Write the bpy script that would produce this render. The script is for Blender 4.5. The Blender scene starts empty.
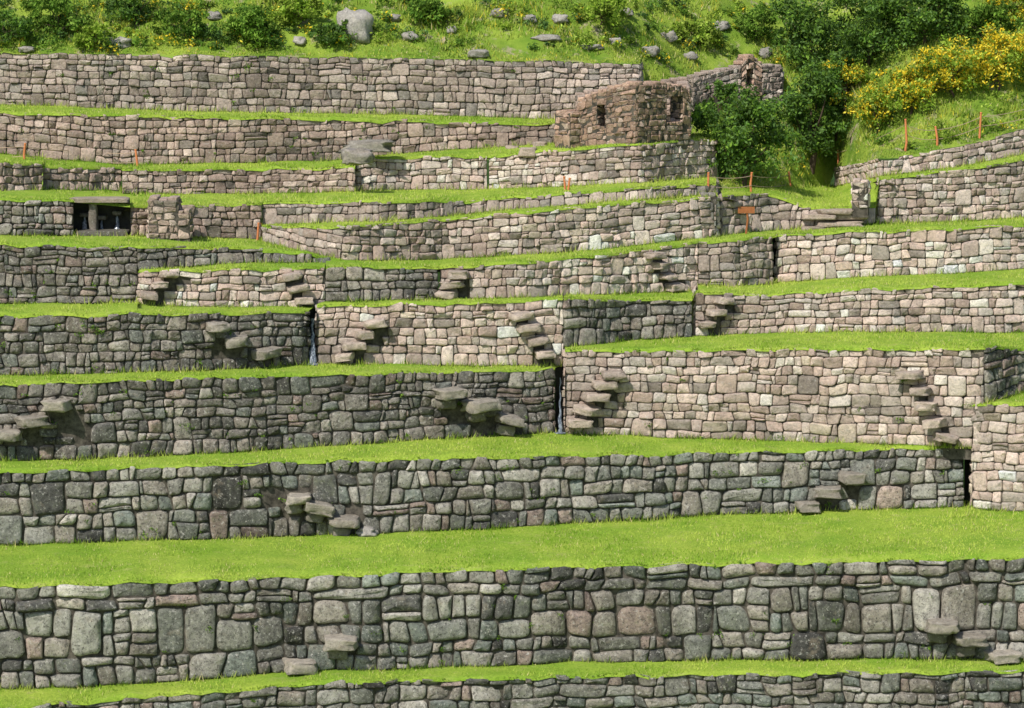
import bpy, math, random
import numpy as np
from mathutils import noise as mn, Vector
rng = np.random.default_rng(7)
random.seed(7)
scene = bpy.context.scene
F = 3000.0; YH = -40.0; CZ = 20.0
TH = math.atan((354 - YH) / F)
CAM = np.array([0, 0, CZ])
fw = np.array([0, math.cos(TH), -math.sin(TH)]); up = np.array([0, math.sin(TH), math.cos(TH)]); rt = np.array([1.0, 0, 0])

def ray(x, y): return fw + rt * (x - 512) / F - up * (y - 354) / F
def hit_z(x, y, z):
    r = ray(x, y); return CAM + r * ((z - CZ) / r[2])
def hit_y(x, y, wy):
    r = ray(x, y); return CAM + r * (wy / r[1])
def proj(p):
    d = np.asarray(p) - CAM; w = d @ fw
    return np.array([512 + F * (d @ rt) / w, 354 - F * (d @ up) / w])

# ---------------------------------------------------------------- mesh helpers
class MB:
    def __init__(s): s.V = []; s.L = []; s.T = []; s.C = []; s.n = 0
    def add(s, V, faces, C):
        V = np.asarray(V, float).reshape(-1, 3)
        C = np.asarray(C, float)
        if C.ndim == 1: C = np.tile(C, (len(V), 1))
        for f in (faces if isinstance(faces, list) else [faces]):
            f = np.asarray(f)
            s.L.append((f + s.n).ravel()); s.T.append(np.full(len(f), f.shape[1]))
        s.V.append(V); s.C.append(C[:, :3]); s.n += len(V)
    def build(s, name, mat, smooth=True, parent=None):
        V = np.concatenate(s.V); L = np.concatenate(s.L).astype(np.int32); T = np.concatenate(s.T).astype(np.int32); C = np.concatenate(s.C)
        me = bpy.data.meshes.new(name)
        me.vertices.add(len(V)); me.vertices.foreach_set('co', V.astype(np.float32).ravel())
        me.loops.add(len(L)); me.loops.foreach_set('vertex_index', L)
        me.polygons.add(len(T)); st = np.concatenate([[0], np.cumsum(T)[:-1]]).astype(np.int32)
        me.polygons.foreach_set('loop_start', st); me.polygons.foreach_set('loop_total', T)
        me.polygons.foreach_set('use_smooth', np.full(len(T), smooth))
        me.update(calc_edges=True); me.validate()
        ca = me.color_attributes.new('Col', 'FLOAT_COLOR', 'POINT')
        ca.data.foreach_set('color', np.concatenate([C, np.ones((len(C), 1))], 1).astype(np.float32).ravel())
        me.materials.append(mat)
        ob = bpy.data.objects.new(name, me); scene.collection.objects.link(ob)
        if parent: ob.parent = parent
        return ob
def empty(name):
    e = bpy.data.objects.new(name, None); scene.collection.objects.link(e); return e

# ---------------------------------------------------------------- materials
def newmat(name):
    m = bpy.data.materials.new(name); m.use_nodes = True
    nt = m.node_tree; b = nt.nodes['Principled BSDF']; b.inputs['Roughness'].default_value = 0.95
    b.inputs['Specular IOR Level'].default_value = 0.12
    return m, nt, b
def nd(nt, t, **k):
    n = nt.nodes.new(t)
    for a, v in k.items(): setattr(n, a, v)
    return n
def mix(nt, fac, a, b, mode='MIX'):
    m = nd(nt, 'ShaderNodeMix', data_type='RGBA', blend_type=mode)
    for sock, v in ((m.inputs[0], fac), (m.inputs[6], a), (m.inputs[7], b)):
        if hasattr(v, 'is_output'): nt.links.new(v, sock)
        elif isinstance(v, (int, float)): sock.default_value = v
        else: sock.default_value = (*v, 1)
    return m.outputs[2]
def noise(nt, scale, detail=5, rough=0.6, vec=None, lo=0.4, hi=0.6, stretch=None, mul=None):
    tc = nd(nt, 'ShaderNodeTexCoord'); n = nd(nt, 'ShaderNodeTexNoise')
    n.inputs['Scale'].default_value = scale; n.inputs['Detail'].default_value = detail; n.inputs['Roughness'].default_value = rough
    if stretch:
        mp = nd(nt, 'ShaderNodeMapping'); mp.inputs['Scale'].default_value = stretch
        nt.links.new(tc.outputs['Object'], mp.inputs[0]); nt.links.new(mp.outputs[0], n.inputs['Vector'])
    else: nt.links.new(tc.outputs['Object'], n.inputs['Vector'])
    r = nd(nt, 'ShaderNodeMapRange'); r.inputs[1].default_value = lo; r.inputs[2].default_value = hi
    if mul is not None: r.inputs[4].default_value = mul
    nt.links.new(n.outputs['Fac'], r.inputs[0])
    return r.outputs[0], n.outputs['Fac']
def col(nt): return nd(nt, 'ShaderNodeAttribute', attribute_name='Col').outputs['Color']

def stone_mat(name, k):
    m, nt, b = newmat(name)
    c = col(nt)
    a, _ = noise(nt, 6, 8, 0.8, lo=0.36, hi=0.64)
    lo_ = 1 - .55 * (.5 + .5 * k); hi_ = 1 + .5 * (.45 + .55 * k)
    c = mix(nt, a, mix(nt, 1.0, c, (lo_, lo_, lo_), 'MULTIPLY'), mix(nt, 1.0, c, (hi_, hi_ * .985, hi_ * .95), 'MULTIPLY'))
    a2, _ = noise(nt, 0.7, 8, 0.75, lo=0.48, hi=0.64, stretch=(1, 1, 0.45), mul=.75 * k)
    c = mix(nt, a2, c, mix(nt, 1.0, c, (0.32, 0.315, 0.295), 'MULTIPLY'))
    a6, _ = noise(nt, 2.1, 5, 0.7, lo=0.58, hi=0.72, mul=.42)            # ochre earth stain
    c = mix(nt, a6, c, (0.42, 0.33, 0.24))
    a4, _ = noise(nt, 3.0, 7, 0.8, lo=0.54, hi=0.66, mul=.7 * k)         # moss / algae
    c = mix(nt, a4, c, (0.12, 0.135, 0.075))
    a3, _ = noise(nt, 11, 6, 0.75, lo=0.56, hi=0.64, mul=.35 + .4 * k)   # pale lichen
    c = mix(nt, a3, c, (0.58, 0.555, 0.50))
    a5, _ = noise(nt, 15, 6, 0.75, lo=0.55, hi=0.62, mul=.25 + .6 * k)   # black lichen
    c = mix(nt, a5, c, (0.055, 0.05, 0.045))
    nt.links.new(c, b.inputs['Base Color'])
    _, f = noise(nt, 8, 10, 0.8)
    bp = nd(nt, 'ShaderNodeBump'); bp.inputs['Strength'].default_value = 1.0; bp.inputs['Distance'].default_value = 0.10
    nt.links.new(f, bp.inputs['Height']); nt.links.new(bp.outputs[0], b.inputs['Normal'])
    return m
STONE = stone_mat('warm_stone', .22); STONE_W = stone_mat('weathered_stone', 1.0)
def grass_ground():
    m, nt, b = newmat('lawn')
    a, _ = noise(nt, 0.5, 6, 0.6, lo=0.35, hi=0.65)
    c = mix(nt, a, (0.22, 0.36, 0.035), (0.37, 0.47, 0.065))
    a2, _ = noise(nt, 14, 6, 0.7, lo=0.35, hi=0.65)
    c = mix(nt, a2, mix(nt, 1.0, c, (0.55, 0.6, 0.5), 'MULTIPLY'), c)
    a3, _ = noise(nt, 1.7, 5, 0.7, lo=0.56, hi=0.75, mul=.6)
    c = mix(nt, a3, c, (0.40, 0.38, 0.14))
    nt.links.new(c, b.inputs['Base Color'])
    _, f = noise(nt, 20, 6, 0.8)
    bp = nd(nt, 'ShaderNodeBump'); bp.inputs['Strength'].default_value = 0.6; bp.inputs['Distance'].default_value = 0.06
    nt.links.new(f, bp.inputs['Height']); nt.links.new(bp.outputs[0], b.inputs['Normal'])
    return m
LAWN = grass_ground()
def leaf_mat(name, tr=0.35):
    m, nt, b = newmat(name); c = col(nt)
    nt.links.new(c, b.inputs['Base Color']); b.inputs['Roughness'].default_value = 0.8
    t = nd(nt, 'ShaderNodeBsdfTranslucent'); nt.links.new(c, t.inputs['Color'])
    ms = nd(nt, 'ShaderNodeMixShader'); ms.inputs[0].default_value = tr
    nt.links.new(b.outputs[0], ms.inputs[1]); nt.links.new(t.outputs[0], ms.inputs[2])
    nt.links.new(ms.outputs[0], nt.nodes['Material Output'].inputs[0])
    return m
LEAF = leaf_mat('leaf', .3); BLADE = leaf_mat('grass_blade', .25)
def soil_mat():
    m, nt, b = newmat('joint_soil')
    a, _ = noise(nt, 6, 6, 0.7, lo=0.35, hi=0.65)
    nt.links.new(mix(nt, a, (0.03, 0.027, 0.022), (0.12, 0.105, 0.085)), b.inputs['Base Color']); return m
SOIL = soil_mat()
def hill_mat():
    m, nt, b = newmat('hill_grass')
    a, _ = noise(nt, 0.9, 6, 0.6, lo=0.35, hi=0.65)
    c = mix(nt, a, (0.11, 0.21, 0.02), (0.28, 0.37, 0.05))
    a2, _ = noise(nt, 1.6, 6, 0.7, lo=0.55, hi=0.66)
    c = mix(nt, a2, c, (0.38, 0.32, 0.21))
    nt.links.new(c, b.inputs['Base Color'])
    _, f = noise(nt, 8, 6, 0.8)
    bp = nd(nt, 'ShaderNodeBump'); bp.inputs['Strength'].default_value = 0.8; bp.inputs['Distance'].default_value = 0.1
    nt.links.new(f, bp.inputs['Height']); nt.links.new(bp.outputs[0], b.inputs['Normal'])
    return m
HILL = hill_mat()
def paint_mat(name, rgb, rough=0.6):
    m, nt, b = newmat(name); a, _ = noise(nt, 25, 4, 0.6, lo=0.3, hi=0.7)
    nt.links.new(mix(nt, a, tuple(v * 0.7 for v in rgb), rgb), b.inputs['Base Color']); b.inputs['Roughness'].default_value = rough; return m
ORANGE = paint_mat('orange_paint', (0.62, 0.22, 0.09)); ROPE = paint_mat('rope', (0.5, 0.36, 0.26)); BARK = paint_mat('bark', (0.10, 0.07, 0.05), 0.95)
BROWN = paint_mat('sign_wood', (0.35, 0.13, 0.05))
def water_mat():
    m, nt, b = newmat('falling_water')
    a, _ = noise(nt, 12, 5, 0.7, lo=0.46, hi=0.72, stretch=(3, 3, 0.5))
    nt.links.new(mix(nt, a, (0.05, 0.06, 0.08), (0.5, 0.56, 0.62)), b.inputs['Base Color']); b.inputs['Roughness'].default_value = 0.25
    b.inputs['Specular IOR Level'].default_value = 0.5
    return m
WATER = water_mat()
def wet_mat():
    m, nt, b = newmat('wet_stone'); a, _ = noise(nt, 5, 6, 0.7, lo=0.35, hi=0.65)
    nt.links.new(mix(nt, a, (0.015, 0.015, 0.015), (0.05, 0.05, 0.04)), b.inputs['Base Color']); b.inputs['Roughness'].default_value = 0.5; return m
WET = wet_mat()

# ---------------------------------------------------------------- stone masonry
PAL = {
 'dark': [((.29,.265,.235),5),((.21,.20,.18),3),((.34,.30,.26),3),((.43,.395,.345),2),((.23,.24,.215),1.5),((.13,.125,.115),1.5),((.34,.265,.23),1.2)],
 'low':  [((.32,.31,.275),5),((.22,.225,.20),3),((.37,.335,.29),3),((.50,.47,.42),2.6),((.25,.275,.245),1.8),((.12,.118,.11),1.6),((.38,.30,.26),1.3)],
 'pink': [((.63,.50,.43),5),((.70,.585,.51),3.5),((.55,.42,.355),3),((.49,.42,.365),1.6),((.72,.64,.57),1.5),((.33,.28,.24),.7),((.60,.50,.40),1)],
 'mid':  [((.48,.39,.335),5),((.39,.315,.27),3),((.56,.475,.41),2.5),((.34,.305,.27),1.6),((.22,.195,.17),.9)],
 'brown':[((.45,.345,.285),5),((.36,.27,.225),3),((.52,.42,.355),2),((.28,.235,.20),1.5)],
 'red':  [((.56,.38,.29),5),((.48,.32,.245),3.5),((.60,.46,.37),2.5),((.40,.28,.22),2)],
}
M = 16
def line_noise(P, k, u):
    return (np.sin(u * P[k, 0] + P[k, 1]) + 0.7 * np.sin(u * P[k, 2] + P[k, 3]) + 0.5 * np.sin(u * P[k, 4] + P[k, 5])) / 2.2
def masonry(mb, B, T, course, aspect, pal, relief=1.0, skip=None, big=.13, gap=1.0):
    B = np.asarray(B, float); T = np.asarray(T, float)
    rough_w = pal in ('low', 'dark')
    seg = np.linalg.norm(np.diff(B[:, :2], axis=0), axis=1); us = np.concatenate([[0], np.cumsum(seg)]); L = us[-1]
    if L < 0.15: return
    d = np.diff(B[:, :2], axis=0) / np.maximum(seg[:, None], 1e-6)
    nrm = np.stack([d[:, 1], -d[:, 0], np.zeros(len(d))], 1)
    nv = np.vstack([nrm[:1], (nrm[:-1] + nrm[1:]) / 2, nrm[-1:]]); nv /= np.linalg.norm(nv, axis=1)[:, None]
    Hs = T[:, 2] - B[:, 2]; Hm = Hs.max(); frac = Hs.min() / Hm > 0.62
    nrow = max(2, int(round((Hs.mean() if frac else Hm) / course)))
    vr = .42 if rough_w else .22
    hh = rng.uniform(1 - vr, 1 + vr, nrow) * np.linspace(1.12, 0.9, nrow); lines = np.concatenate([[0], np.cumsum(hh)]) / hh.sum()
    P = rng.uniform(0, 6.28, (nrow + 1, 6)); P[:, 0] = rng.uniform(.8, 1.6, nrow + 1); P[:, 2] = rng.uniform(2, 3.6, nrow + 1); P[:, 4] = rng.uniform(4, 7, nrow + 1)
    P[:, [0, 2, 4]] *= 0.4 / course
    S = []
    k = 0
    while k < nrow:
        g = 2 if (k + 1 < nrow and rng.random() < .85) else 1
        u = -rng.uniform(0, course * .3); jb = jt = 0.0
        j = lambda: rng.normal(0, (.17 if rough_w else .13) * course)
        while u < L:
            if g == 2 and rng.random() < big:
                w = course * rng.uniform(1.3, 2.5); nb, ntp = j(), j()
                S.append((u + jb, u + jt, u + w + nb, u + w + ntp, k, k + 2)); jb, jt = nb, ntp; u += w; continue
            run = course * rng.uniform(2.0, 6.0); nb, ntp = j(), j(); mid = k + 1 + (rng.uniform(-.28, .28) if rough_w else rng.uniform(-.12, .12))
            for r in range(g):
                kk = k + r; x = 0; pb = jb if g == 1 else (jb if r == 0 else (jb + jt) / 2); pt = jt if g == 1 else ((jb + jt) / 2 if r == 0 else jt)
                ka, kb = (kk, kk + 1) if g == 1 else ((k, mid) if r == 0 else (mid, k + 2))
                while x < run - 1e-6:
                    w = course * aspect * math.exp(rng.normal(0, .48 if rough_w else .36))
                    if run - x - w < course * .5: w = run - x
                    last = x + w >= run - 1e-6
                    if last: eb = nb if (g == 1 or r == 0) else (nb + ntp) / 2; et = ntp if (g == 1 or r == 1) else (nb + ntp) / 2
                    else: eb, et = j(), j()
                    if rng.random() < (.10 if rough_w else .04) and w > course * .8:
                        s = rng.uniform(.3, .7); km = ka + (kb - ka) * s
                        S.append((u + x + pb, u + x + (pb + pt) / 2, u + x + w + eb, u + x + w + (eb + et) / 2, ka, km))
                        S.append((u + x + (pb + pt) / 2, u + x + pt, u + x + w + (eb + et) / 2, u + x + w + et, km, kb))
                    else: S.append((u + x + pb, u + x + pt, u + x + w + eb, u + x + w + et, ka, kb))
                    x += w; pb, pt = eb, et
            jb, jt = nb, ntp; u += run
        k += g
    S = np.array(S, float)
    S[:, :4] = np.clip(S[:, :4], 0, L)
    S = S[(S[:, 2] + S[:, 3] - S[:, 0] - S[:, 1]) / 2 > course * .2]
    def lin(kf, u):
        k0 = np.minimum(np.floor(kf).astype(int), nrow); k1 = np.minimum(k0 + 1, nrow); fr = kf - k0
        amp = .16 * course / Hm
        def one(k): return lines[k] + np.where((k == 0) , 0, np.where(k == nrow, .5, 1.0)) * amp * line_noise(P, k, u)
        return one(k0) * (1 - fr) + one(k1) * fr
    H = lambda u: np.interp(u, us, Hs) if frac else np.full_like(u, Hm)
    uc = S[:, :4].mean(1); top = np.interp(uc, us, Hs)
    vb = lin(S[:, 4], uc) * H(uc); vt = lin(S[:, 5], uc) * H(uc)
    keep = vb < top - .08
    def pos(u, v, dep):
        b = np.stack([np.interp(u, us, B[:, i]) for i in range(3)], -1); t = np.stack([np.interp(u, us, T[:, i]) for i in range(3)], -1)
        n = np.stack([np.interp(u, us, nv[:, i]) for i in range(3)], -1); h = np.maximum(t[..., 2] - b[..., 2], 1e-3)
        return b + (t - b) * (v / h)[..., None] + n * dep[..., None]
    if skip is not None and len(skip):
        c3 = pos(uc, (vb + vt) / 2, np.zeros_like(uc))
        for i in range(len(uc)):
            if keep[i]:
                pp = proj(c3[i])
                for (sx, sy, sr) in skip:
                    if (pp[0] - sx) ** 2 + ((pp[1] - sy)) ** 2 < sr * sr: keep[i] = False
    S = S[keep]; uc = uc[keep]; vt = vt[keep]; vb = vb[keep]; top = top[keep]; N = len(S)
    if N == 0: return
    ang = (np.arange(M) + .5) / M * 2 * np.pi
    eq = rng.uniform(.10, .60 if rough_w else .46, (N, 4))
    e = np.repeat(eq, M // 4, axis=1)
    ca, sa = np.cos(ang)[None], np.sin(ang)[None]
    a = np.sign(ca) * np.abs(ca) ** e; bb = np.sign(sa) * np.abs(sa) ** e
    jit = 1 - np.abs(rng.normal(0, .036 if rough_w else .026, (N, M))); a = a * jit; bb = bb * jit
    hw = ((S[:, 2] + S[:, 3] - S[:, 0] - S[:, 1]) / 4)[:, None]; hv = ((vt - vb) / 2)[:, None]
    vfix = np.minimum(1, (top - vb) / (vt - vb + 1e-6))
    gs = min(1.0, course / .45) * .9 + .1
    if not rough_w: relief *= .8; gap *= .75
    G = np.array([.004, .016, .038, .11]) * gs * gap; D = np.array([-.035, .028, .058, .070]) * relief * gs; FL = [.965, .89, .74, .42]
    off = rng.normal(.0, .020, N) * relief; bul = rng.uniform(-.012, .04, N) * relief
    tiltx = rng.normal(0, .024, N); tilty = rng.normal(0, .024, N)
    rings = []
    for r in range(5):
        if r < 4:
            sa_ = np.maximum(1 - G[r] / hw, FL[r]); sb_ = np.maximum(1 - G[r] / hv, FL[r])
            A_ = a * sa_; B_ = bb * sb_; dep = D[r] + (off[:, None] if r else 0) + bul[:, None] * [0, .1, .5, 1][r] + rng.normal(0, .009, (N, M)) * (r > 0)
        else:
            A_ = np.zeros((N, 1)); B_ = np.zeros((N, 1)); dep = (.070 * relief * gs + off + bul * 1.1)[:, None]
        dep = dep + (tiltx[:, None] * A_ + tilty[:, None] * B_) * (r > 0)
        tb = (B_ + 1) / 2; u0 = S[:, 0:1] * (1 - tb) + S[:, 1:2] * tb; u1 = S[:, 2:3] * (1 - tb) + S[:, 3:4] * tb
        u = u0 + (u1 - u0) * (A_ + 1) / 2
        k0 = np.broadcast_to(S[:, 4:5], u.shape); k1 = np.broadcast_to(S[:, 5:6], u.shape)
        lo = lin(k0, u); hi = lin(k1, u); v = (lo + (hi - lo) * tb * vfix[:, None]) * H(u)
        rings.append(pos(u, v, dep))
    V = np.concatenate(rings, 1)
    i = np.arange(M); jn = (i + 1) % M
    quads = np.concatenate([np.stack([r * M + i, r * M + jn, (r + 1) * M + jn, (r + 1) * M + i], 1) for r in range(3)])
    tris = np.stack([3 * M + i, 3 * M + jn, np.full(M, 4 * M)], 1)
    base = (np.arange(N) * (4 * M + 1))[:, None, None]
    cols = np.array([c for c, w in PAL[pal]], float); w = np.array([w for c, w in PAL[pal]], float); w = w / w.sum()
    C = cols[rng.choice(len(cols), N, p=w)] * rng.uniform(.74, 1.22, (N, 1))
    c3 = pos(uc, (vb + vt) / 2, np.zeros_like(uc))
    tone = np.array([mn.noise(Vector((p[0] * .22, p[1] * .22, p[2] * .5))) for p in c3]); C = C * (1 + .45 * tone[:, None])
    C = np.minimum(np.repeat(C, 4 * M + 1, axis=0), .8)
    mb.add(V.reshape(-1, 3), [(quads[None] + base).reshape(-1, 4), (tris[None] + base).reshape(-1, 3)], C)
def backing(mb, B, T, drop=.35):
    B = np.array(B, float); T = np.array(T, float); n = len(B)
    d = np.gradient(B[:, :2], axis=0) if n > 2 else np.repeat(np.diff(B[:, :2], axis=0), 2, 0)
    d /= np.maximum(np.linalg.norm(d, axis=1)[:, None], 1e-6); nn = np.stack([d[:, 1], -d[:, 0], 0 * d[:, 0]], 1)
    b = B - nn * .02; b[:, 2] -= drop; t = T - nn * .02; t[:, 2] -= .07; back = T - nn * .5; back[:, 2] -= .2
    V = np.concatenate([b, t, back]); i = np.arange(n - 1)
    mb.add(V, np.concatenate([np.stack([i, i + 1, n + i + 1, n + i], 1), np.stack([n + i, n + i + 1, 2 * n + i + 1, 2 * n + i], 1)]), (.06, .055, .045))

# ---------------------------------------------------------------- wall layout
W = {}
def pick(names, x):
    best = None
    for nm in names:
        w = W[nm]; lo, hi = w['x'][0], w['x'][-1]
        dd = 0 if lo <= x <= hi else min(abs(x - lo), abs(x - hi))
        if best is None or dd < best[0]: best = (dd, w)
    return best[1]
def at(names, x, key):
    w = pick(names, x); return np.array([np.interp(x, w['x'], w[key][:, i]) for i in range(3)])
def radial(p):
    d = np.array([p[0], p[1], 0.0]); return d / np.linalg.norm(d)
def wall(name, verts, below, pal='dark', course=.36, aspect=1.35, ret='', skip=(), title='stone_terrace_wall', mesh=True, z0=0.0, relief=1.0, big=.13, gap=1.0, fit=None):
    xs, Bs, Ts = [], [], []
    for (x, yb, yt) in verts:
        z = at(below, x, 'T')[2] if below else z0
        if isinstance(yb, tuple):
            q = W[yb[0]]['B'][yb[1]]; b = np.array([q[0], q[1], z])
        else: b = hit_z(x, yb, z)
        xs.append(x); Bs.append(b)
    if fit:   # a straight wall: even out the plan line
        m_ = [i for i, x in enumerate(xs) if x <= fit]
        cf = np.polyfit([xs[i] for i in m_], [Bs[i][1] for i in m_], 1)
        for i in m_:
            h_ = hit_y(xs[i], verts[i][1], np.polyval(cf, xs[i])); Bs[i] = np.array([h_[0], h_[1], Bs[i][2]])
    for (x, yb, yt), b in zip(verts, Bs): Ts.append(hit_y(x, yt, b[1] + .16))
    W[name] = dict(x=np.array(xs, float), B=np.array(Bs), T=np.array(Ts))
    w = W[name]
    fx = np.unique(np.concatenate([np.arange(xs[0], xs[-1], 14), xs]).astype(float))
    B = np.array([at([name], x, 'B') for x in fx]); T = np.array([at([name], x, 'T') for x in fx])
    if mesh and len(fx) > 2:
        for q in range(len(fx)):
            dy = .05 * math.sin(fx[q] * .045 + xs[0]) + .04 * math.sin(fx[q] * .11 + 2)
            B[q, 1] += dy; T[q, 1] += dy
            if 0 < q < len(fx) - 1: T[q, 2] += .025 * math.sin(fx[q] * .09 + xs[0] * 3) + .02 * math.sin(fx[q] * .21) + rng.normal(0, .014)
        w['x'] = fx; w['B'] = B; w['T'] = T
    if mesh:
        mb = MB(); mk = MB()
        masonry(mb, B, T, course, aspect, pal, skip=skip, relief=relief, big=big, gap=gap); backing(mk, B, T)
        for side in ret:
            q = 0 if side == 's' else -1; r = radial(B[q]) * 2.4
            bb = [B[q] + r, B[q]] if side == 's' else [B[q], B[q] + r]; tt = [T[q] + r, T[q]] if side == 's' else [T[q], T[q] + r]
            masonry(mb, bb, tt, course, aspect, pal); backing(mk, bb, tt)
        o = mb.build(title, STONE_W if pal in ('low', 'dark') else STONE); mk.build('core', SOIL, smooth=False, parent=o)
        w['ob'] = o

STAIRS = [
 ('W1', [(300,664),(342,640)], .85), ('W1', [(940,624),(968,637),(1000,654)], .85),
 ('W2', [(298,497),(318,506),(346,520)], .78), ('W2', [(848,476),(826,490),(806,505)], .75),
 ('W3L', [(56,404),(30,420),(6,434)], .75), ('W3L', [(446,392),(478,404),(506,418)], .88),
 ('W3R', [(613,374),(604,384),(596,396),(588,409),(580,422)], .66), ('W3R', [(912,374),(922,390),(928,405),(936,422),(946,437)], .66),
 ('W4L', [(214,326),(234,340),(262,352)], .7), ('W4R', [(374,323),(364,334),(354,345),(345,356)], .6), ('W4R', [(520,315),(528,327),(536,340),(543,353)], .66),
 ('W5R', [(168,274),(158,284),(150,295)], .5), ('W5R', [(290,276),(297,288),(303,300)], .5), ('W5E', [(460,274),(453,284),(446,294)], .62),
 ('W5E', [(650,255),(656,265),(663,276),(671,287)], .55), ('W4E', [(722,300),(714,312),(706,324)], .5),
]
SK = {}
for wn, pts, s in STAIRS:
    for (x, y) in pts:
        SK.setdefault(wn, []).append((x + 5, y + 9, 10 if wn in ('W1', 'W2', 'W3L') else 6))
SK['W3L'] += [(450, 404, 13), (462, 412, 13), (478, 420, 14), (495, 428, 11), (66, 412, 12), (72, 425, 13), (78, 438, 11), (36, 434, 9)]
SK['W2'] += [(284, 500, 10), (292, 512, 11), (310, 518, 10)]
SK['W4L'] += [(216, 340, 8), (228, 350, 9)]

wall('W0', [(-150,792,716),(0,781,708),(80,770,700),(330,757,681),(700,745,673),(1024,742,670),(1180,740,670)], None, 'low', .33, gap=1.3, big=.2)
wall('W1', [(-150,697,592),(0,690,585),(150,684,581),(300,672,575),(450,668,569),(600,663,565),(750,660,562),(900,659,559),(1024,660,557),(1180,660,556)], ['W0'], 'low', .43, 1.15, skip=SK['W1'], relief=1.25, big=.30, gap=1.5)
wall('W2', [(-150,552,478),(0,546,471),(150,541,466),(300,537,461),(450,531,457),(560,525,455),(700,516,452),(850,511,449),(964,507,446)], ['W1'], 'low', .355, 1.2, skip=SK['W2'], relief=1.15, big=.25, gap=1.4)
wall('W2R', [(972,508,404),(1024,512,403),(1180,528,405)], ['W1'], 'pink', .30, 1.4, ret='s')
wall('W3L', [(-150,468,394),(0,462,384),(150,457,378),(300,449,374),(430,440,371),(555,433,368)], ['W2'], 'dark', .30, 1.2, skip=SK['W3L'], gap=1.25, big=.18)
wall('W3R', [(565,434,350),(620,436,350),(700,439,349),(800,442,348),(900,445,348),(984,448,347)], ['W2'], 'pink', .27, 1.4, skip=SK['W3R'], ret='s')
wall('W3D', [(984,('W3R',-1),347),(1024,392,350),(1180,382,352)], ['W2R'], 'dark', .28)
wall('W4L', [(-150,382,320),(0,376,315),(150,373,313),(300,366,311),(309,365,311)], ['W3L'], 'dark', .27, 1.25, skip=SK['W4L'], gap=1.2)
wall('W4R', [(317,364,305),(400,365,303),(480,366,302),(563,366,298)], ['W3L'], 'pink', .25, 1.4, skip=SK['W4R'], ret='s')
wall('W4D', [(563,('W4R',-1),298),(630,341,299),(692,337,299)], ['W3R'], 'dark', .28)
wall('W4E', [(695,336,292),(760,334,294),(850,332,289),(1024,333,283),(1180,334,279)], ['W3R','W3D'], 'pink', .25, 1.4, skip=SK['W4E'], ret='s')
wall('W5L', [(-150,306,240),(0,304,244),(138,303,246)], ['W4L'], 'dark', .26)
wall('W5R', [(138,('W5L',-1),270),(146,306,270),(200,307,269),(325,308,267)], ['W4L'], 'pink', .24, 1.4, skip=SK['W5R'])
wall('W5D', [(325,('W5R',-1),267),(380,301,266),(438,299,267)], ['W4R'], 'dark', .26)
wall('W5E', [(440,299,267),(520,298,262),(600,295,255),(665,292,247),(698,291,241)], ['W4R','W4D'], 'pink', .24, 1.4, skip=SK['W5E'])
wall('W5F', [(698,('W5E',-1),241),(735,287,239),(772,284,236)], ['W4E'], 'mid', .25)
wall('W5G', [(777,283,235),(850,278,231),(950,274,228),(1024,269,224),(1180,262,219)], ['W4E'], 'pink', .24, 1.4, ret='s')
wall('W6L', [(138,('W5L',-1),246),(250,263,248),(310,264,254),(345,264,261)], ['W5R'], 'dark', .24)
wall('W6R', [(262,242,227),(345,261,226),(440,260,219),(520,255,212),(600,250,205),(700,239,198),(718,237,196)], ['W5L','W6L','W5D','W5E','W5F'], 'pink', .23, 1.4, ret='e')
wall('W6S', [(722,236,195),(770,231,193),(805,229,207),(876,224,206)], ['W5F','W5G'], 'mid', .23, 1.4, ret='s')
wall('W6T', [(879,224,178),(950,222,170),(1024,218,160),(1180,212,140)], ['W5G'], 'pink', .23, 1.4, ret='s')
wall('W7L', [(-150,238,200),(0,236,199),(74,236,200)], ['W5L'], 'dark', .23)
wall('W7M', [(131,236,205),(190,237,205),(262,240,203)], ['W5L','W6L'], 'brown', .23)
wall('W7R', [(262,225,202),(380,222,201),(470,214,200),(560,206,193),(640,200,188),(716,194,183)], ['W6R'], 'mid', .20, 1.4, ret='e')
wall('W8A', [(-150,192,164),(0,192,163),(42,191,163)], ['W7L'], 'brown', .21)
wall('W8B', [(43,190,167),(121,191,167)], ['W7L','W7M'], 'brown', .21)
wall('W8C', [(122,194,169),(250,194,168),(355,192,167)], ['W7M','W7R'], 'brown', .21)
wall('W8D', [(356,191,158),(420,190,156),(487,190,156)], ['W7R'], 'pink', .20, 1.4, ret='s')
wall('W8R', [(489,190,156),(560,187,149),(640,183,144),(716,177,138)], ['W7R'], 'pink', .20, 1.4)
ALL8 = ['W8A','W8B','W8C','W8D','W8R']
wall('W9', [(-150,158,110),(0,157,112),(120,160,115),(335,160,119),(420,152,121),(555,146,124),(566,142,122),(640,136,112)], ALL8, 'brown', .22, ret='e', fit=556)
wall('W10', [(-150,104,52),(0,106,53),(200,110,55),(400,115,58),(550,118,61),(640,112,64)], ['W9'], 'mid', .23, ret='e', fit=700)
wall('W7T', [(835,187,167),(880,177,160),(950,168,148),(1024,155,130),(1180,130,100)], ['W6S','W6T'], 'pink', .22)
wall('BL', [(716,190,190),(770,187,187),(834,187,187)], ['W6S'], mesh=False)
wall('BLB', [(641,133,133),(716,130,130)], ['W8R'], mesh=False)
for nm in ('W8R', 'W9', 'W10', 'BLB'): print(nm, W[nm]['B'][::8].round(1).tolist())

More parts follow.
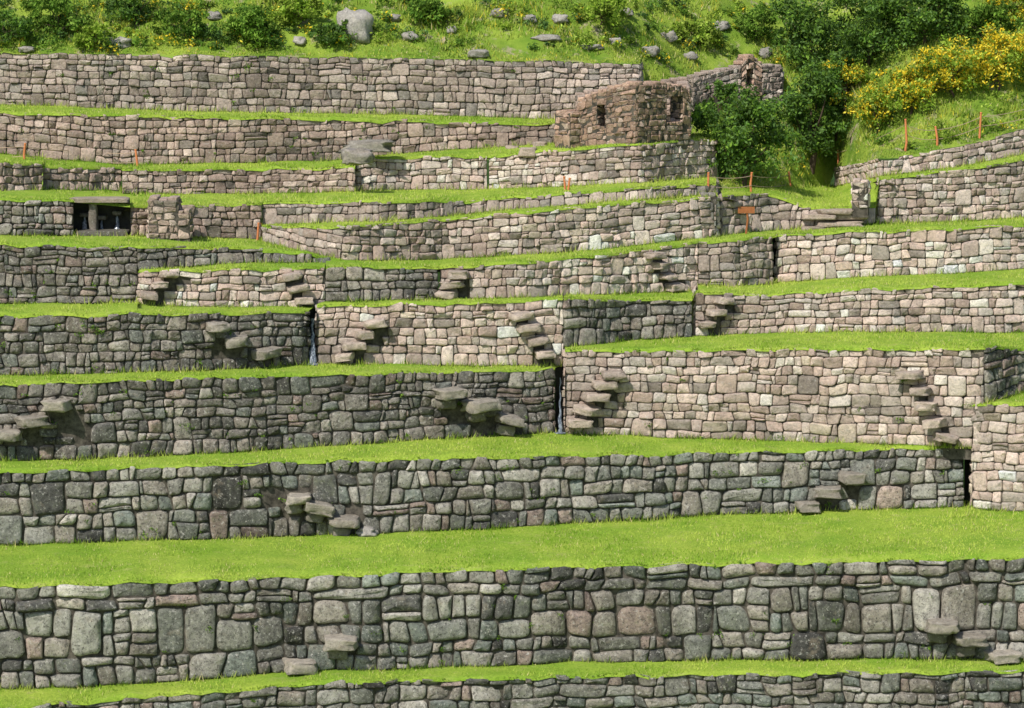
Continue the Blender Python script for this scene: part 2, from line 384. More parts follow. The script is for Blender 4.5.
# ---------------------------------------------------------------- terraces + lawn blades
GB = MB()
def nz(p, s): return mn.noise(Vector((p[0] * s, p[1] * s, p[2] * s + 3)))
def blades(mb, P, h, wd, C, lean=.35, dirv=None):
    n = len(P); az = rng.uniform(0, 2 * np.pi, n); wv = np.stack([np.cos(az), np.sin(az), 0 * az], 1) * wd[:, None] / 2
    tip = P + np.stack([rng.normal(0, lean, n) * h, rng.normal(0, lean, n) * h, h], 1)
    if dirv is not None: tip += dirv * h[:, None]
    V = np.stack([P - wv, P + wv, tip], 1).reshape(-1, 3)
    i = np.arange(n) * 3
    mb.add(V, np.stack([i, i + 1, i + 2], 1), np.repeat(C, 3, axis=0))
def gcol(P, lo=(.19, .33, .025), hi=(.48, .57, .10), s=.35):
    t = np.array([nz(p, s) + .8 * nz(p, s * 5) for p in P]); t = np.clip(t * 1.1 + .5 + rng.normal(0, .28, len(P)), 0, 1)[:, None]
    C = np.array(lo) * (1 - t) + np.array(hi) * t
    dry = rng.random(len(P)) < .10; C[dry] = (.56, .50, .22)
    return C
def terrace(fronts, backs, x0, x1, dens=185, edge=50):
    br = [x0, x1]
    for nm in fronts + backs:
        for e in (W[nm]['x'][0], W[nm]['x'][-1]):
            if x0 < e < x1: br += [e - .02, e + .02]
    xs = np.unique(np.concatenate([np.arange(x0, x1, 7), br]))
    nr = 7; V = []; Fp = []; Bp = []
    for x in xs:
        f = at(fronts, x, 'T').copy(); b = at(backs, x, 'B').copy(); r = radial(f); Fp.append(f); Bp.append(b)
        V.append(f - r * .07 + np.array([0, 0, -.06]))
        for k in range(nr):
            p = f + (b - f) * k / (nr - 1); p[2] += .05 * nz(p, .8) + .01; V.append(p - (r * .05 if k == 0 else 0))
        V.append(b + r * 1.0)
    V = np.array(V); c = nr + 2; m = len(xs)
    i = (np.arange(m - 1)[:, None] * c + np.arange(c - 1)[None]).ravel()
    mb = MB(); mb.add(V, np.stack([i, i + c, i + c + 1, i + 1], 1), (.1, .2, .02)); mb.build('terrace_lawn', LAWN)
    Fp = np.array(Fp); Bp = np.array(Bp)
    wid = np.linalg.norm(np.diff(Fp, axis=0), axis=1); dep = np.linalg.norm((Bp - Fp)[:-1], axis=1); area = wid * dep
    inframe = ((xs[:-1] > -40) & (xs[:-1] < 1064)); pa = area * np.where(inframe, 1, .25)
    n = int(pa.sum() * dens); pp = pa / pa.sum()
    ci = rng.choice(len(pp), n, p=pp); a = rng.random(n)[:, None]; t = rng.random(n)[:, None]
    P = (Fp[ci] * (1 - a) + Fp[ci + 1] * a) * (1 - t) + (Bp[ci] * (1 - a) + Bp[ci + 1] * a) * t
    pt = np.array([max(0, nz(p, .9)) for p in P])
    blades(GB, P, rng.uniform(.025, .075, n) * (1 + 1.6 * pt), rng.uniform(.014, .030, n), gcol(P))
    for (Q, de, h0, h1, off) in ((Fp, edge, .04, .17, -.04), (Bp, edge * 1.1, .06, .28, -.13)):
        wq = np.linalg.norm(np.diff(Q, axis=0), axis=1); wq[wq > 3] = 0; n = int(wq.sum() * de * 1.2); ci = rng.choice(len(wq), n, p=wq / wq.sum()); a = rng.random(n)[:, None]
        P = Q[ci] * (1 - a) + Q[ci + 1] * a
        msk = np.array([nz(p, 1.3) + rng.normal(0, .22) for p in P]) > -.08; P = P[msk]; n = len(P)
        P[:, 1] += off + rng.normal(0, .05, n); P[:, 2] -= .01
        blades(GB, P, rng.uniform(h0, h1, n), rng.uniform(.015, .035, n), gcol(P, (.11, .20, .015), (.42, .50, .09)), dirv=np.array([0, -.6, -.5]) if off == -.04 else None)
terrace(['W0'], ['W1'], -150, 1180)
terrace(['W1'], ['W2','W2R'], -150, 1180, 220)
terrace(['W2'], ['W3L','W3R'], -150, 970)
terrace(['W2R'], ['W3D'], 972, 1180)
terrace(['W3L'], ['W4L','W4R'], -150, 563)
terrace(['W3R','W3D'], ['W4D','W4E'], 565, 1180)
terrace(['W4L'], ['W5L','W5R'], -150, 316)
terrace(['W4R'], ['W5D','W5E'], 317, 563)
terrace(['W4D','W4E'], ['W5E','W5F','W5G'], 564, 1180)
terrace(['W5R'], ['W6L'], 138, 326)
terrace(['W5D','W5E','W5F','W5G'], ['W6R','W6S','W6T'], 326, 1180)
terrace(['W5L','W6L'], ['W7L','W7M','W6R'], -150, 345)
terrace(['W6R'], ['W7R'], 262, 718)
terrace(['W6S','W6T'], ['BL','W7T'], 720, 1180)
terrace(['W7L','W7M','W7R'], ALL8, -150, 716)
terrace(ALL8, ['W9','BLB'], -150, 716)
terrace(['W9'], ['W10'], -150, 640)
GB.build('lawn_grass', BLADE, smooth=False)

# ---------------------------------------------------------------- hillside (height field above the last walls)
def hb(x):
    if x <= 640: return at(['W10'], x, 'T')
    if x <= 716: return at(['BLB'], x, 'B')
    if x < 834: return at(['BL'], x, 'B')
    return at(['W7T'], x, 'T')
SL = .55
HX = np.arange(-420, 1520, 4.0); HBs = np.array([hb(x) for x in HX]); HYr = np.linalg.norm(HBs[:, :2], axis=1)
KK = HBs[:, 2] - SL * HYr
ker = np.exp(-.5 * (np.arange(-45, 46) * 4 / 55.0) ** 2); ker /= ker.sum()
KS = np.convolve(np.pad(KK, 45, mode='edge'), ker, 'valid')
def colinfo(x):
    j = min(max((x + 420) / 4, 0), len(HX) - 1.001); i0 = int(j)
    yb = HYr[i0]; zb = HBs[i0, 2]
    fr = j - i0
    if abs(HYr[i0 + 1] - HYr[i0]) < 1.0: yb = yb * (1 - fr) + HYr[i0 + 1] * fr; zb = zb * (1 - fr) + HBs[i0 + 1, 2] * fr
    ks = KS[i0] * (1 - fr) + KS[i0 + 1] * fr
    return yb, zb, ks
def hpR(x, R):
    yb, zb, ks = colinfo(x); s = R - yb
    r = ray(x, 100); d = np.array([r[0], r[1], 0]); d /= np.linalg.norm(d)
    a = min(max(s / 3.0, 0), 1); a = a * a * (3 - 2 * a)
    p = d * R; tgt = ks + SL * R; base = zb + SL * s
    far = max(0, s - 14); tgt -= far * .25
    p[2] = base * (1 - a) + tgt * a + min(max(s, 0), 1) * (.45 * nz(p, .25) + .2 * nz(p, .9) + .08 * nz(p, 2.4)) if s > 0 else zb + s * .1
    return p
def hp(x, s): return hpR(x, colinfo(x)[0] + s)
def hill_at(px, py):
    s = .05; p = hp(px, s)
    while s < 40:
        p = hp(px, s)
        if proj(p)[1] <= py: return p
        s += .1
    return p
Rg = np.concatenate([np.arange(HYr.min() - .3, 160, .3), np.arange(160, 260, 5)])
xs = np.unique(np.concatenate([np.arange(-400, 1500, 5)]))
V = []
for x in xs:
    yb = colinfo(x)[0] - .05
    for R in Rg: V.append(hpR(x, max(R, yb)))
V = np.array(V); c = len(Rg); m = len(xs)
i = (np.arange(m - 1)[:, None] * c + np.arange(c - 1)[None]).ravel()
mb = MB(); mb.add(V, np.stack([i, i + c, i + c + 1, i + 1], 1), (.1, .2, .02)); mb.build('hillside', HILL)
g = MB(); g.add([(-600, -300, -.05), (600, -300, -.05), (600, 700, -.05), (-600, 700, -.05)], np.array([[0, 1, 2, 3]]), (.1, .2, .02)); g.build('ground', LAWN)
HG = MB(); n = 90000
xx = rng.uniform(-60, 1090, n); s_ = rng.random(n) ** 1.2 * 10
P = np.array([hp(x, s) for x, s in zip(xx, s_)])
cl = np.array([nz(p, .7) for p in P]); kp = cl > -.33; P, cl, s_ = P[kp], cl[kp], s_[kp]; n = len(P)
hh = rng.uniform(.05, .16, n) * (1 + 2.4 * np.clip(cl, 0, 1)) * np.clip(s_ / 1.0, .5, 1)
C = gcol(P, (.10, .19, .015), (.42, .49, .08), .5)
fl = (rng.random(n) < .08) & (cl > .05); C[fl] = (.68, .57, .06)
blades(HG, P, hh, rng.uniform(.02, .05, n), C); HG.build('hillside_grass', BLADE, smooth=False)

# ---------------------------------------------------------------- foliage
GREEN = [(.07,.15,.02),(.11,.21,.025),(.16,.27,.035),(.21,.33,.05)]
DARKG = [(.04,.09,.025),(.06,.125,.03),(.085,.16,.04),(.13,.22,.06)]
LIME = [(.15,.26,.025),(.22,.34,.03),(.29,.40,.05),(.36,.46,.08)]
def foliage(mb, c, rad, n, size, pal, flowers=0, per=45, spread=.16):
    c = np.asarray(c, float); rad = np.asarray(rad, float); k = max(5, n // per)
    d = rng.normal(0, 1, (k, 3)); d /= np.linalg.norm(d, axis=1)[:, None]; r = rng.random((k, 1)) ** .45
    d[:, 2] = np.where(d[:, 2] < -.35, -d[:, 2], d[:, 2])
    lump = 1 + .35 * rng.normal(0, 1, (k, 1)).clip(-1, 1.2)
    cc = c + d * r * rad * lump; tone = rng.uniform(.55, 1.35, k)
    ci = rng.integers(0, k, n); P = cc[ci] + rng.normal(0, 1, (n, 3)) * rad.mean() * spread
    P[:, 2] = np.maximum(P[:, 2], c[2] - rad[2] * .75)
    u = rng.normal(0, 1, (n, 3)); u /= np.linalg.norm(u, axis=1)[:, None]; w = np.cross(u, rng.normal(0, 1, (n, 3))); w /= np.linalg.norm(w, axis=1)[:, None]
    sz = rng.uniform(.6, 1.3, (n, 1)) * size
    V = np.stack([P - u * sz, P + w * sz * .45, P + u * sz, P - w * sz * .45], 1).reshape(-1, 3); i = np.arange(n) * 4
    pc = np.array(pal); C = pc[rng.integers(0, len(pc), n)] * tone[ci][:, None]
    if flowers:
        hot = rng.random(k) < .65; f = (rng.random(n) < flowers) & hot[ci]; C[f] = np.array([(.80,.58,.03),(.72,.52,.03),(.85,.70,.08)])[rng.integers(0, 3, f.sum())]
    mb.add(V, np.stack([i, i + 1, i + 2, i + 3], 1), np.repeat(C, 4, axis=0))
def branch(mb, p0, p1, r0, r1, k=6, m=5):
    p0 = np.array(p0, float); p1 = np.array(p1, float); V = []
    ax = (p1 - p0) / np.linalg.norm(p1 - p0); a = np.cross(ax, [.3, .9, .1]); a /= np.linalg.norm(a); b = np.cross(ax, a); off = rng.normal(0, .04, (m, 3)) * np.linalg.norm(p1 - p0); off[0] = 0; off[-1] = 0
    for q in range(m):
        t = q / (m - 1); r = r0 + (r1 - r0) * t; cc = p0 + (p1 - p0) * t + off[q]
        for j in range(k): V.append(cc + (a * math.cos(j / k * 6.283) + b * math.sin(j / k * 6.283)) * r)
    f = [[q * k + j, q * k + (j + 1) % k, (q + 1) * k + (j + 1) % k, (q + 1) * k + j] for q in range(m - 1) for j in range(k)]
    mb.add(V, np.array(f), (.1, .07, .05))
def tree(name, px, py, h, rx, pal, n, size=.10, flowers=0, lobes=6):
    base = hill_at(px, py); e = empty(name); tb = MB(); lb = MB()
    topz = base + np.array([0, 0, h * .55]); branch(tb, base - [0, 0, .3], topz, .11 * h / 3, .05 * h / 3)
    for q in range(lobes):
        a = q / lobes * 6.28 + rng.uniform(-.4, .4); rr = rx * rng.uniform(.35, .75); z = h * rng.uniform(.25, .85)
        c = base + np.array([math.cos(a) * rr, math.sin(a) * rr * .8, z]); branch(tb, base + [0, 0, h * rng.uniform(.1, .35)], c, .04 * h / 3, .012)
        foliage(lb, c, (rx * .45, rx * .45, h * .22), n // (lobes + 2), size, pal, flowers)
    foliage(lb, base + [0, 0, h * .72], (rx * .5, rx * .5, h * .3), n // (lobes + 2), size, pal, flowers)
    foliage(lb, base + [0, 0, h * .22], (rx * .9, rx * .8, h * .28), int(n / (lobes + 2) * 1.5), size, pal, flowers)
    tb.build('trunk_and_limbs', BARK, parent=e); lb.build('foliage', LEAF, smooth=False, parent=e)
MIXG = DARKG[2:] + GREEN[:3]
tree('green_shrub', 745, 186, 2.7, 1.6, MIXG, 9500, .075)
tree('green_shrub', 718, 152, 1.5, .8, MIXG, 2500, .07)
tree('leafy_tree', 812, 168, 3.4, 1.2, MIXG, 10000, .075)
tree('leafy_tree', 838, 136, 2.8, 1.1, MIXG, 7000, .07)
tree('leafy_tree', 870, 66, 2.5, 1.9, MIXG, 8000, .075)
tree('leafy_tree', 812, 76, 2.6, 1.4, MIXG, 7000, .075)
tree('leafy_tree', 925, 46, 2.0, 1.7, MIXG, 7000, .075)
tree('flowering_shrub', 846, 112, 1.7, 1.0, LIME, 4800, .06, .45)
tree('flowering_shrub', 878, 134, 1.7, 1.1, LIME, 5200, .06, .5)
tree('flowering_shrub', 912, 116, 1.6, 1.1, LIME, 5000, .06, .55)
tree('flowering_shrub', 950, 100, 1.9, 1.2, LIME, 6500, .06, .6)
tree('flowering_shrub', 995, 92, 2.2, 1.2, LIME, 7000, .06, .65)
tree('flowering_shrub', 1040, 84, 2.1, 1.3, LIME, 5000, .06, .5)
tree('flowering_shrub', 1005, 26, 1.6, 1.2, LIME, 5000, .06, .55)
tree('green_shrub', 985, 50, 1.6, 1.2, GREEN, 4000, .07)
for (px, py, h, r, pl, n) in [(60,38,1.3,1.2,GREEN,3500),(135,26,1.2,1.0,MIXG,2500),(250,46,1.3,1.3,GREEN,4200),(300,30,1.0,1.0,LIME,2600),(5,42,1.1,1.0,MIXG,2500),(600,26,1.0,1.2,LIME,3000),(95,50,.8,.9,LIME,2200),(185,40,.9,.9,GREEN,2400),(330,48,.7,.8,MIXG,1800),(430,24,.8,1.0,GREEN,2400),(700,48,.9,1.0,LIME,2400),(755,40,1.1,1.0,GREEN,2600)]:
    tree('green_shrub', px, py, h, r, pl, n, .07)
HS = MB()
for q in range(230):
    px = rng.uniform(-40, 780); py = rng.uniform(2, 52 if px < 640 else 66)
    b = hill_at(px, py); r = rng.uniform(.14, .42); foliage(HS, b + [0, 0, r * .25], (r * 1.5, r, r * .6), int(220 * r / .4), .055, [GREEN, LIME, LIME, MIXG, DARKG][rng.integers(0, 5)], .3 if rng.random() < .4 else 0, per=26, spread=.22)
for q in range(60):
    px = rng.uniform(720, 1090); py = rng.uniform(60, 170)
    b = hill_at(px, min(py, proj(hb(px))[1] - 4)); r = rng.uniform(.15, .4); foliage(HS, b + [0, 0, r * .3], (r * 1.4, r, r * .6), int(220 * r / .4), .05, [GREEN, LIME, LIME][rng.integers(0, 3)], .3 if rng.random() < .3 else 0, per=26, spread=.22)
HS.build('hillside_undergrowth', LEAF, smooth=False)
WT = MB()
for nm, cnt in (('W1', 46), ('W2', 44), ('W3L', 36), ('W4L', 16), ('W5L', 12), ('W3R', 14), ('W9', 18), ('W10', 22), ('W0', 12)):
    w = W[nm]
    for q in range(cnt):
        x = rng.uniform(max(-20, w['x'][0]), min(1040, w['x'][-1])); t = rng.random() ** 1.2; b = at([nm], x, 'B'); tt = at([nm], x, 'T'); p = b + (tt - b) * t + np.array([0, -.07, 0])
        k = rng.uniform(.5, 1.3); foliage(WT, p, (.16 * k, .05, .09 * k), int(30 * k), .032, GREEN + LIME[:1], 0, per=12, spread=.3)
WT.build('wall_weeds', LEAF, smooth=False)

# ---------------------------------------------------------------- rocks
import bmesh
bm = bmesh.new(); bmesh.ops.create_icosphere(bm, subdivisions=3, radius=1); ICO = np.array([v.co[:] for v in bm.verts]); ICF = np.array([[v.index for v in f.verts] for f in bm.faces]); bm.free()
def rock(mb, c, size, axes=None, colr=(.32,.28,.235), box=.55, rough=.12):
    p = np.sign(ICO) * np.abs(ICO) ** box; o = rng.uniform(0, 50, 3)
    k = np.array([1 + rough * mn.noise(Vector(v * 1.3 + o)) + rough * .6 * mn.noise(Vector(v * 3.5 + o)) for v in p])[:, None]
    p = p * k * np.asarray(size) / 2
    if axes is not None: p = p @ np.asarray(axes)
    mb.add(p + np.asarray(c), ICF, np.array(colr) * rng.uniform(.8, 1.2))
def wallpt(nm, px, py):
    b = at([nm], px, 'B'); t = at([nm], px, 'T'); yb = proj(b)[1]; yt = proj(t)[1]; f = (yb - py) / (yb - yt); p = b + (t - b) * f
    d = at([nm], px + 6, 'B') - at([nm], px - 6, 'B'); d[2] = 0; d /= np.linalg.norm(d); n = np.array([d[1], -d[0], 0]); return p, d, n
for wn, pts, s in STAIRS:
    mb = MB()
    for (x, y) in pts:
        p, d, n = wallpt(wn, x, y); a = rng.normal(0, .18); ti = rng.normal(0, .08); ax = [d * math.cos(a) + n * math.sin(a) + np.array([0, 0, ti]), n * math.cos(a) - d * math.sin(a), np.array([0, 0, 1]) - d * ti]
        cc = (.50, .41, .345) if wn in ('W3R', 'W4R', 'W5E', 'W5R', 'W4E') else (.38, .34, .285)
        rock(mb, p + n * s * .26, (s * rng.uniform(.8, 1.1), s * 1.0, s * rng.uniform(.30, .42)), ax, cc, .30, .3)
        if s > .75: rock(mb, p + n * .1 - d * .1 - np.array([0, 0, s * .36]), (s * .6, s * .5, s * .34), ax, (.22, .2, .17), .4, .25)
    mb.build('projecting_stone_steps', STONE)
def boulder(px, py, size, on='hill', colr=(.40, .375, .34), z=0, box=.75):
    p = hill_at(px, py) if on == 'hill' else hit_z(px, py, at(on, px, 'T')[2]); mb = MB(); rock(mb, p + [0, 0, size[2] * .3 + z], size, None, colr, box, .45); mb.build('boulder', STONE)
for (x, y, sz) in [(357,38,(1.0,.9,1.1)),(410,42,(.5,.4,.35)),(478,57,(.7,.5,.3)),(300,46,(.4,.4,.3)),(740,80,(.8,.7,.6)),(560,24,(.5,.4,.3)),(668,40,(.6,.5,.35)),(120,47,(.8,.5,.35)),(650,57,(.6,.5,.35)),(215,20,(.5,.4,.3)),(500,18,(.6,.4,.3)),(545,40,(.9,.5,.2)),(590,50,(.7,.4,.2)),(615,46,(.4,.3,.3)),(530,22,(.4,.4,.25)),(452,34,(.35,.3,.25)),(625,16,(.5,.4,.3)),(690,60,(.5,.4,.3)),(720,30,(.6,.4,.35)),(765,58,(.5,.4,.35)),(28,52,(.5,.4,.2)),(395,22,(.4,.3,.25))]: boulder(x, y, sz)
boulder(219, 109, (1.0, .8, .55), ['W9'], (.50, .46, .41)); boulder(105, 161, (.5, .4, .25), ['W8B']); boulder(368, 156, (1.5, .8, .34), ['W8D'], (.36, .33, .28), .2, .35); boulder(358, 161, (.9, .7, .45), ['W8D'], (.3, .27, .24), 0, .45); boulder(368, 535, (.6, .5, .25), ['W1'])

# ---------------------------------------------------------------- free-standing masonry
def segwall(mb, mk, p0, p1, h0, h1, th=.5, z0=0.0, pal='red', course=.17, cope=True):
    p0 = np.array(p0, float); p1 = np.array(p1, float); d = p1 - p0; d[2] = 0; L = np.linalg.norm(d); d /= L; n = np.array([d[1], -d[0], 0])
    q = [p0, p1, p1 - n * th, p0 - n * th]; hs = [h0, h1, h1, h0]
    for i in range(4):
        a, b = q[i].copy(), q[(i + 1) % 4].copy(); ha, hbb = hs[i], hs[(i + 1) % 4]
        a[2] += z0; b[2] += z0; ta = q[i] + [0, 0, ha]; tb = q[(i + 1) % 4] + [0, 0, hbb]
        k = max(2, int(np.linalg.norm(b - a) / .5) + 1); tt = np.linspace(0, 1, k)[:, None]
        masonry(mb, a + (b - a) * tt, ta + (tb - ta) * tt, course, 1.5, pal, relief=.5)
    b4 = [v + [0, 0, z0 - (.3 if z0 == 0 else -.02)] for v in q]; t4 = [q[k] + [0, 0, hs[k] - .02] for k in range(4)]
    mk.add(b4 + t4, np.array([[0,1,5,4],[1,2,6,5],[2,3,7,6],[3,0,4,7],[4,5,6,7],[3,2,1,0]]), (.06, .055, .045))
    if cope:
        k = int(L / .3) + 1
        for j in range(k):
            f = (j + .5) / k; rock(mb, p0 + (p1 - p0) * f - n * th / 2 + [0, 0, h0 + (h1 - h0) * f + rng.uniform(-.03, .05)], (L / k * 1.02, th * .98, .14), [d, n, (0, 0, 1)], PAL[pal][0][0], .35)
def gpt(px, py, on): return hit_z(px, py, at(on, px, 'T')[2])
e = empty('ruined_stone_house'); mb = MB(); mk = MB()
A = gpt(577, 147.2, ['W8R']); Bq = gpt(636, 143.5, ['W8R']); Cq = gpt(690, 139.3, ['W8R'])
sc = F / A[1]; print('house', A, Bq, Cq)
hA = 50 / sc
dA = Bq - A
segwall(mb, mk, A, A + dA * .34, hA * .90, hA * 1.06, pal='red')
segwall(mb, mk, A + dA * .34, A + dA * .50, hA * .40, hA * .40, pal='red', cope=False); segwall(mb, mk, A + dA * .34, A + dA * .50, hA * 1.06, hA * 1.08, z0=hA * .80, pal='red')
segwall(mb, mk, A + dA * .50, Bq, hA * 1.12, hA * 1.16, pal='red')
dv = Cq - Bq
Dq = Bq + dv * .56; Eq = Bq + dv * .86
segwall(mb, mk, Bq + dv * .02, Dq, hA * 1.16, hA * 1.12, pal='red')
segwall(mb, mk, Dq, Eq, hA * .38, hA * .38, pal='red', cope=False); segwall(mb, mk, Dq, Eq, hA * 1.10, hA * 1.08, z0=hA * .88, pal='red')
segwall(mb, mk, Eq, Cq, hA * 1.06, hA * .92, pal='red')
bk = radial(A) * 1.9
segwall(mb, mk, A + bk, A, hA * .88, hA * .88, pal='brown', th=.4); segwall(mb, mk, Cq, Cq + bk * .9, hA * 1.0, hA * 1.1, pal='brown', th=.4); segwall(mb, mk, A + bk, Cq + bk * .9, hA * .98, hA * 1.16, pal='brown', th=.4)
mb.build('walls', STONE, parent=e); mk.build('wall_core', SOIL, smooth=False, parent=e)
def pier(px0, px1, pyb, pyt, on, pal='mid', th=.6, name='stone_pier'):
    a = gpt(px0, pyb, on); b = gpt(px1, pyb, on); h = (pyb - pyt) * a[1] / F; m1 = MB(); m2 = MB(); segwall(m1, m2, a, b, h, h, th, pal=pal, course=.2)
    o = m1.build(name, STONE); m2.build('core', SOIL, smooth=False, parent=o)
pier(555, 570, 148.5, 113, ['W8R'], 'red')
pier(149, 178, 239, 200, ['W5L'], 'brown', .9); pier(178, 190, 239, 213, ['W5L'], 'brown', .7)
pier(701, 716, 238, 196, ['W5F'], 'dark', .5); pier(852, 868, 208, 182, ['W6S'], 'pink', .5)
m1 = MB(); m2 = MB(); a = hill_at(693, 114); b = hill_at(741, 108); c = hill_at(782, 104)
segwall(m1, m2, a, b, 1.15, 1.35, pal='mid')
db = c - b; p1 = b + db * .12; p2 = b + db * .32; p3 = b + db * .5
segwall(m1, m2, b + db * .01, p1, 1.4, 1.6, pal='red'); segwall(m1, m2, p1, p2, .7, .7, pal='red', cope=False); segwall(m1, m2, p1, p2, 1.65, 1.65, z0=1.25, pal='red'); segwall(m1, m2, p2, p3, 1.6, 1.35, pal='red')
segwall(m1, m2, p3, c, 1.3, 1.2, pal='mid'); segwall(m1, m2, c, c + radial(c) * 2.5, 1.2, .6, pal='mid')
o = m1.build('ruined_stone_house', STONE); m2.build('core', SOIL, smooth=False, parent=o)
mb = MB()
for q, (x, y, s) in enumerate([(818,214,1.9),(835,209,2.1),(850,214,2.0),(838,221,2.6),(858,226,2.4),(812,226,1.3),(528,148,1.0),(540,142,.8),(512,146,.8)]):
    p = gpt(x, y + 4, ['W8R']) if y < 200 else wallpt('W6S', x, y + 2)[0] + [0, -.25, 0]; rock(mb, p, (s * .55, .6, .17 if y > 200 else .28), None, (.46, .37, .30), .33, .25)
mb.build('fallen_stone_blocks', STONE)

# ---------------------------------------------------------------- water channels (corner spouts)
def channel(left, right, wscale=1.0, water=True):
    e = empty('water_channel'); w = MB(); k = MB()
    a = at([left], W[left]['x'][-1], 'B'); b = at([right], W[right]['x'][0], 'B'); ta = at([left], W[left]['x'][-1], 'T')
    h = ta[2] - a[2]; r = radial(a) * .55
    pts = [a - r * .1, a + r, b + r, b - r * .1]
    for q in range(3):
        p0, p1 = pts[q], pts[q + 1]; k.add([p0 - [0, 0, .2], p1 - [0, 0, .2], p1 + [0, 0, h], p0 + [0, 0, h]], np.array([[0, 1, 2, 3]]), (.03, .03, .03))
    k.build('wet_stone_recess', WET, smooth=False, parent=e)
    if not water: return
    m = (a + b) / 2 + r * .35; V = []; n = 12
    for q in range(n):
        t = q / (n - 1); z = h * .85 * (1 - t); wd = (.025 + .07 * t ** 2 + .01 * math.sin(q * 1.7)) * wscale; o = np.array([.02 * math.sin(q * 2.1), -.35 * t ** 1.5, z + .01])
        V += [m + o - [wd, 0, 0], m + o + [0, -.04, 0], m + o + [wd, 0, 0]]
    f = [[q * 3 + j, q * 3 + j + 1, q * 3 + 4 + j, q * 3 + 3 + j] for q in range(n - 1) for j in range(2)]
    w.add(V, np.array(f), (1, 1, 1))
    rock(w, (a + b) / 2 - radial(a) * .15 + [0, 0, .03], (.3, .25, .08), None, (1, 1, 1), .9, .5)
    w.build('falling_water', WATER, parent=e)
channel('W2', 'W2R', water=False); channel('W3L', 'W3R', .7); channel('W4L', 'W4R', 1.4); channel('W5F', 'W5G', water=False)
e = empty('stone_fountain'); k = MB(); w = MB(); s = MB()
a = at(['W7L'], 74, 'B'); b = at(['W7M'], 131, 'B'); h = at(['W7L'], 74, 'T')[2] - a[2]; r = radial(a)
pts = [a, a + r * .9, b + r * .9, b]
for q in range(3):
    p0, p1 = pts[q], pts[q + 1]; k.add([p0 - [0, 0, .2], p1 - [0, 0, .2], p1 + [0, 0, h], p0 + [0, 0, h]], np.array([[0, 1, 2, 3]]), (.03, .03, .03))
for q in range(3):
    f = (.2, .5, .78)[q]; p = a + (b - a) * f + r * .72; V = []
    for t in range(7):
        wd = (.03 + .012 * t) * (1, .7, .9)[q]; z = h * (.5, .42, .55)[q] * (1 - t / 6); y = -.2 * (t / 6) ** 2; V += [p + [-wd + .02 * math.sin(t * 2.1 + q), y, z], p + [0, y - .05, z], p + [wd, y, z]]
    w.add(V, np.array([[t * 3 + j, t * 3 + j + 1, t * 3 + 4 + j, t * 3 + 3 + j] for t in range(6) for j in range(2)]), (1, 1, 1))
    rock(s, p + [0, .1, h * (.5, .42, .55)[q] + .05], (.3, .5, .14), None, (.16, .145, .13), .4)
mid_ = a + (b - a) * .36 + r * .45
rock(s, mid_ + [0, 0, h * .42], (.24, .5, h * .9), None, (.22, .19, .165), .35, .25)
rock(s, (a + b) / 2 + r * .42 + [0, 0, h + .0], (np.linalg.norm(b - a) * 1.02, .8, .14), None, (.46, .38, .31), .3, .15)
rock(s, (a + b) / 2 + r * .35 + [0, 0, .05], (np.linalg.norm(b - a) * .95, .7, .22), None, (.14, .13, .11), .3, .1)
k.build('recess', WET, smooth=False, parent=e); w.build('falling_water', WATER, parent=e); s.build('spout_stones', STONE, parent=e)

# ---------------------------------------------------------------- posts, rope, sign
def fence(pts, hts):
    e = empty('barrier_fence'); m1 = MB(); m2 = MB(); tops = []
    for (p, h) in zip(pts, hts):
        q = p + np.array([rng.normal(0, .05), 0, h]); branch(m1, p - [0, 0, .2], q, .042, .034, 8, 3); rock(m1, q, (.08, .08, .05), None, (.5, .2, .05), .8, .02); tops.append(p + (q - p) * .85)
    for a, b in zip(tops[:-1], tops[1:]):
        for dz in (0, -.3):
            prev = a + [0, 0, dz]
            for t in range(1, 9):
                f = t / 8; cur = a + (b - a) * f + np.array([0, 0, dz - .3 * f * (1 - f)]); branch(m2, prev, cur, .010, .010, 5, 2); prev = cur
    m1.build('posts', ORANGE, parent=e); m2.build('rope', ROPE, parent=e)
T7 = lambda x: at(['W7T'], x, 'T') + [0, .25, .02]
fence([T7(840), T7(905), T7(938), T7(980), T7(1045)], [.5, 1.1, .7, .9, .9])
fence([gpt(708, 194, ['W6S']), gpt(752, 192, ['W6S']), gpt(791, 189, ['W6S'])], [.65, .6, .55])
fence([gpt(-40, 158, ['W8A']), gpt(25, 160, ['W8A']), gpt(84, 163, ['W8B']), gpt(138, 166, ['W8C'])], [.5] * 4)
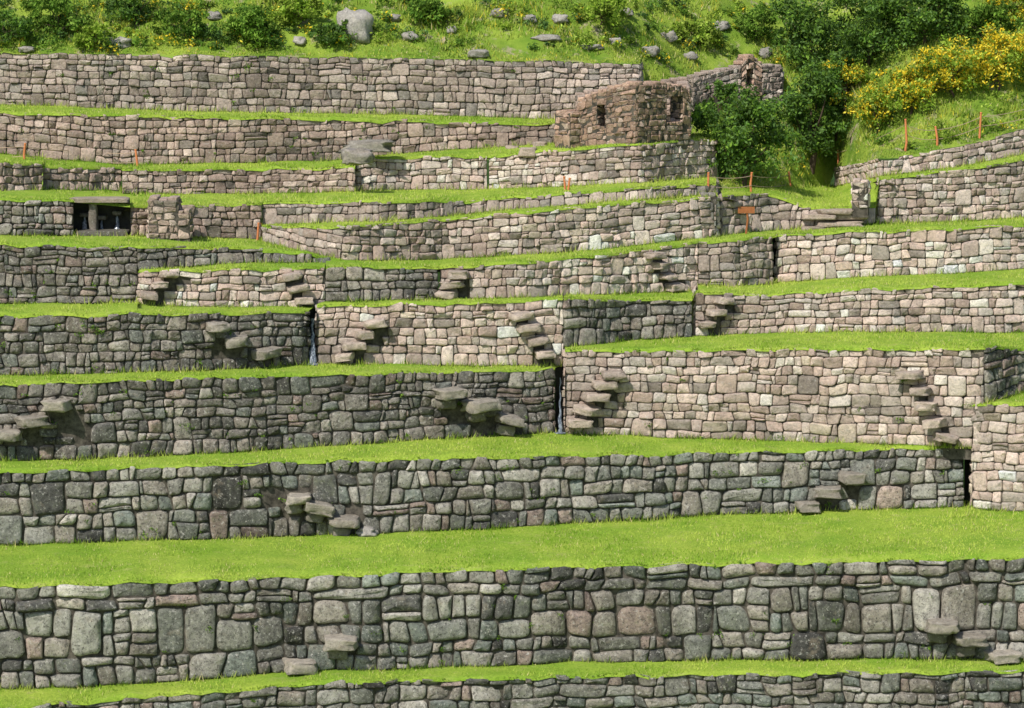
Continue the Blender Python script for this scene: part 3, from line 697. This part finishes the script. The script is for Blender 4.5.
fence([gpt(257, 240, ['W6L']), gpt(262, 240, ['W6L'])], [.5, .5]); fence([gpt(565, 190, ['W7R']), gpt(569, 190, ['W7R'])], [.4, .35])
e = empty('wooden_sign'); m1 = MB(); p = gpt(746, 234, ['W5F']); branch(m1, p, p + [0, 0, .85], .035, .035, 8, 3); m1.build('post', BROWN, parent=e)
m1 = MB(); c = p + [0, -.05, .75]; V = [c + np.array(v) for v in [(-.26,0,-.1),(.26,0,-.1),(.26,0,.1),(-.26,0,.1),(-.26,.04,-.1),(.26,.04,-.1),(.26,.04,.1),(-.26,.04,.1)]]
m1.add(V, np.array([[0,1,2,3],[5,4,7,6],[1,5,6,2],[4,0,3,7],[3,2,6,7],[4,5,1,0]]), (.3, .1, .05)); m1.build('board', BROWN, smooth=False, parent=e)

# ---------------------------------------------------------------- light, camera
sd = Vector((-.44, -.66, .86)).normalized(); el = math.asin(sd.z); azm = math.atan2(sd.x, sd.y)
L = bpy.data.lights.new('sun', 'SUN'); L.energy = 5.0; L.angle = math.radians(.6); L.color = (1, .955, .88)
lo = bpy.data.objects.new('sun', L); scene.collection.objects.link(lo); lo.rotation_euler = sd.to_track_quat('Z', 'Y').to_euler()
wd = bpy.data.worlds.new('World'); scene.world = wd; wd.use_nodes = True; nt = wd.node_tree
sk = nt.nodes.new('ShaderNodeTexSky'); sk.sky_type = 'NISHITA'; sk.sun_disc = False; sk.sun_elevation = el; sk.sun_rotation = azm % (2 * math.pi)
nt.links.new(sk.outputs[0], nt.nodes['Background'].inputs[0]); nt.nodes['Background'].inputs[1].default_value = .14
cd = bpy.data.cameras.new('camera'); cam = bpy.data.objects.new('camera', cd); scene.collection.objects.link(cam)
cd.sensor_width = 36; cd.lens = F / 1024 * 36; cd.clip_end = 3000; cd.clip_start = 1
cam.location = CAM; cam.rotation_euler = (math.pi / 2 - TH, 0, 0); scene.camera = cam
scene.view_settings.view_transform = 'Standard'; scene.view_settings.look = 'None'; scene.view_settings.exposure = 0
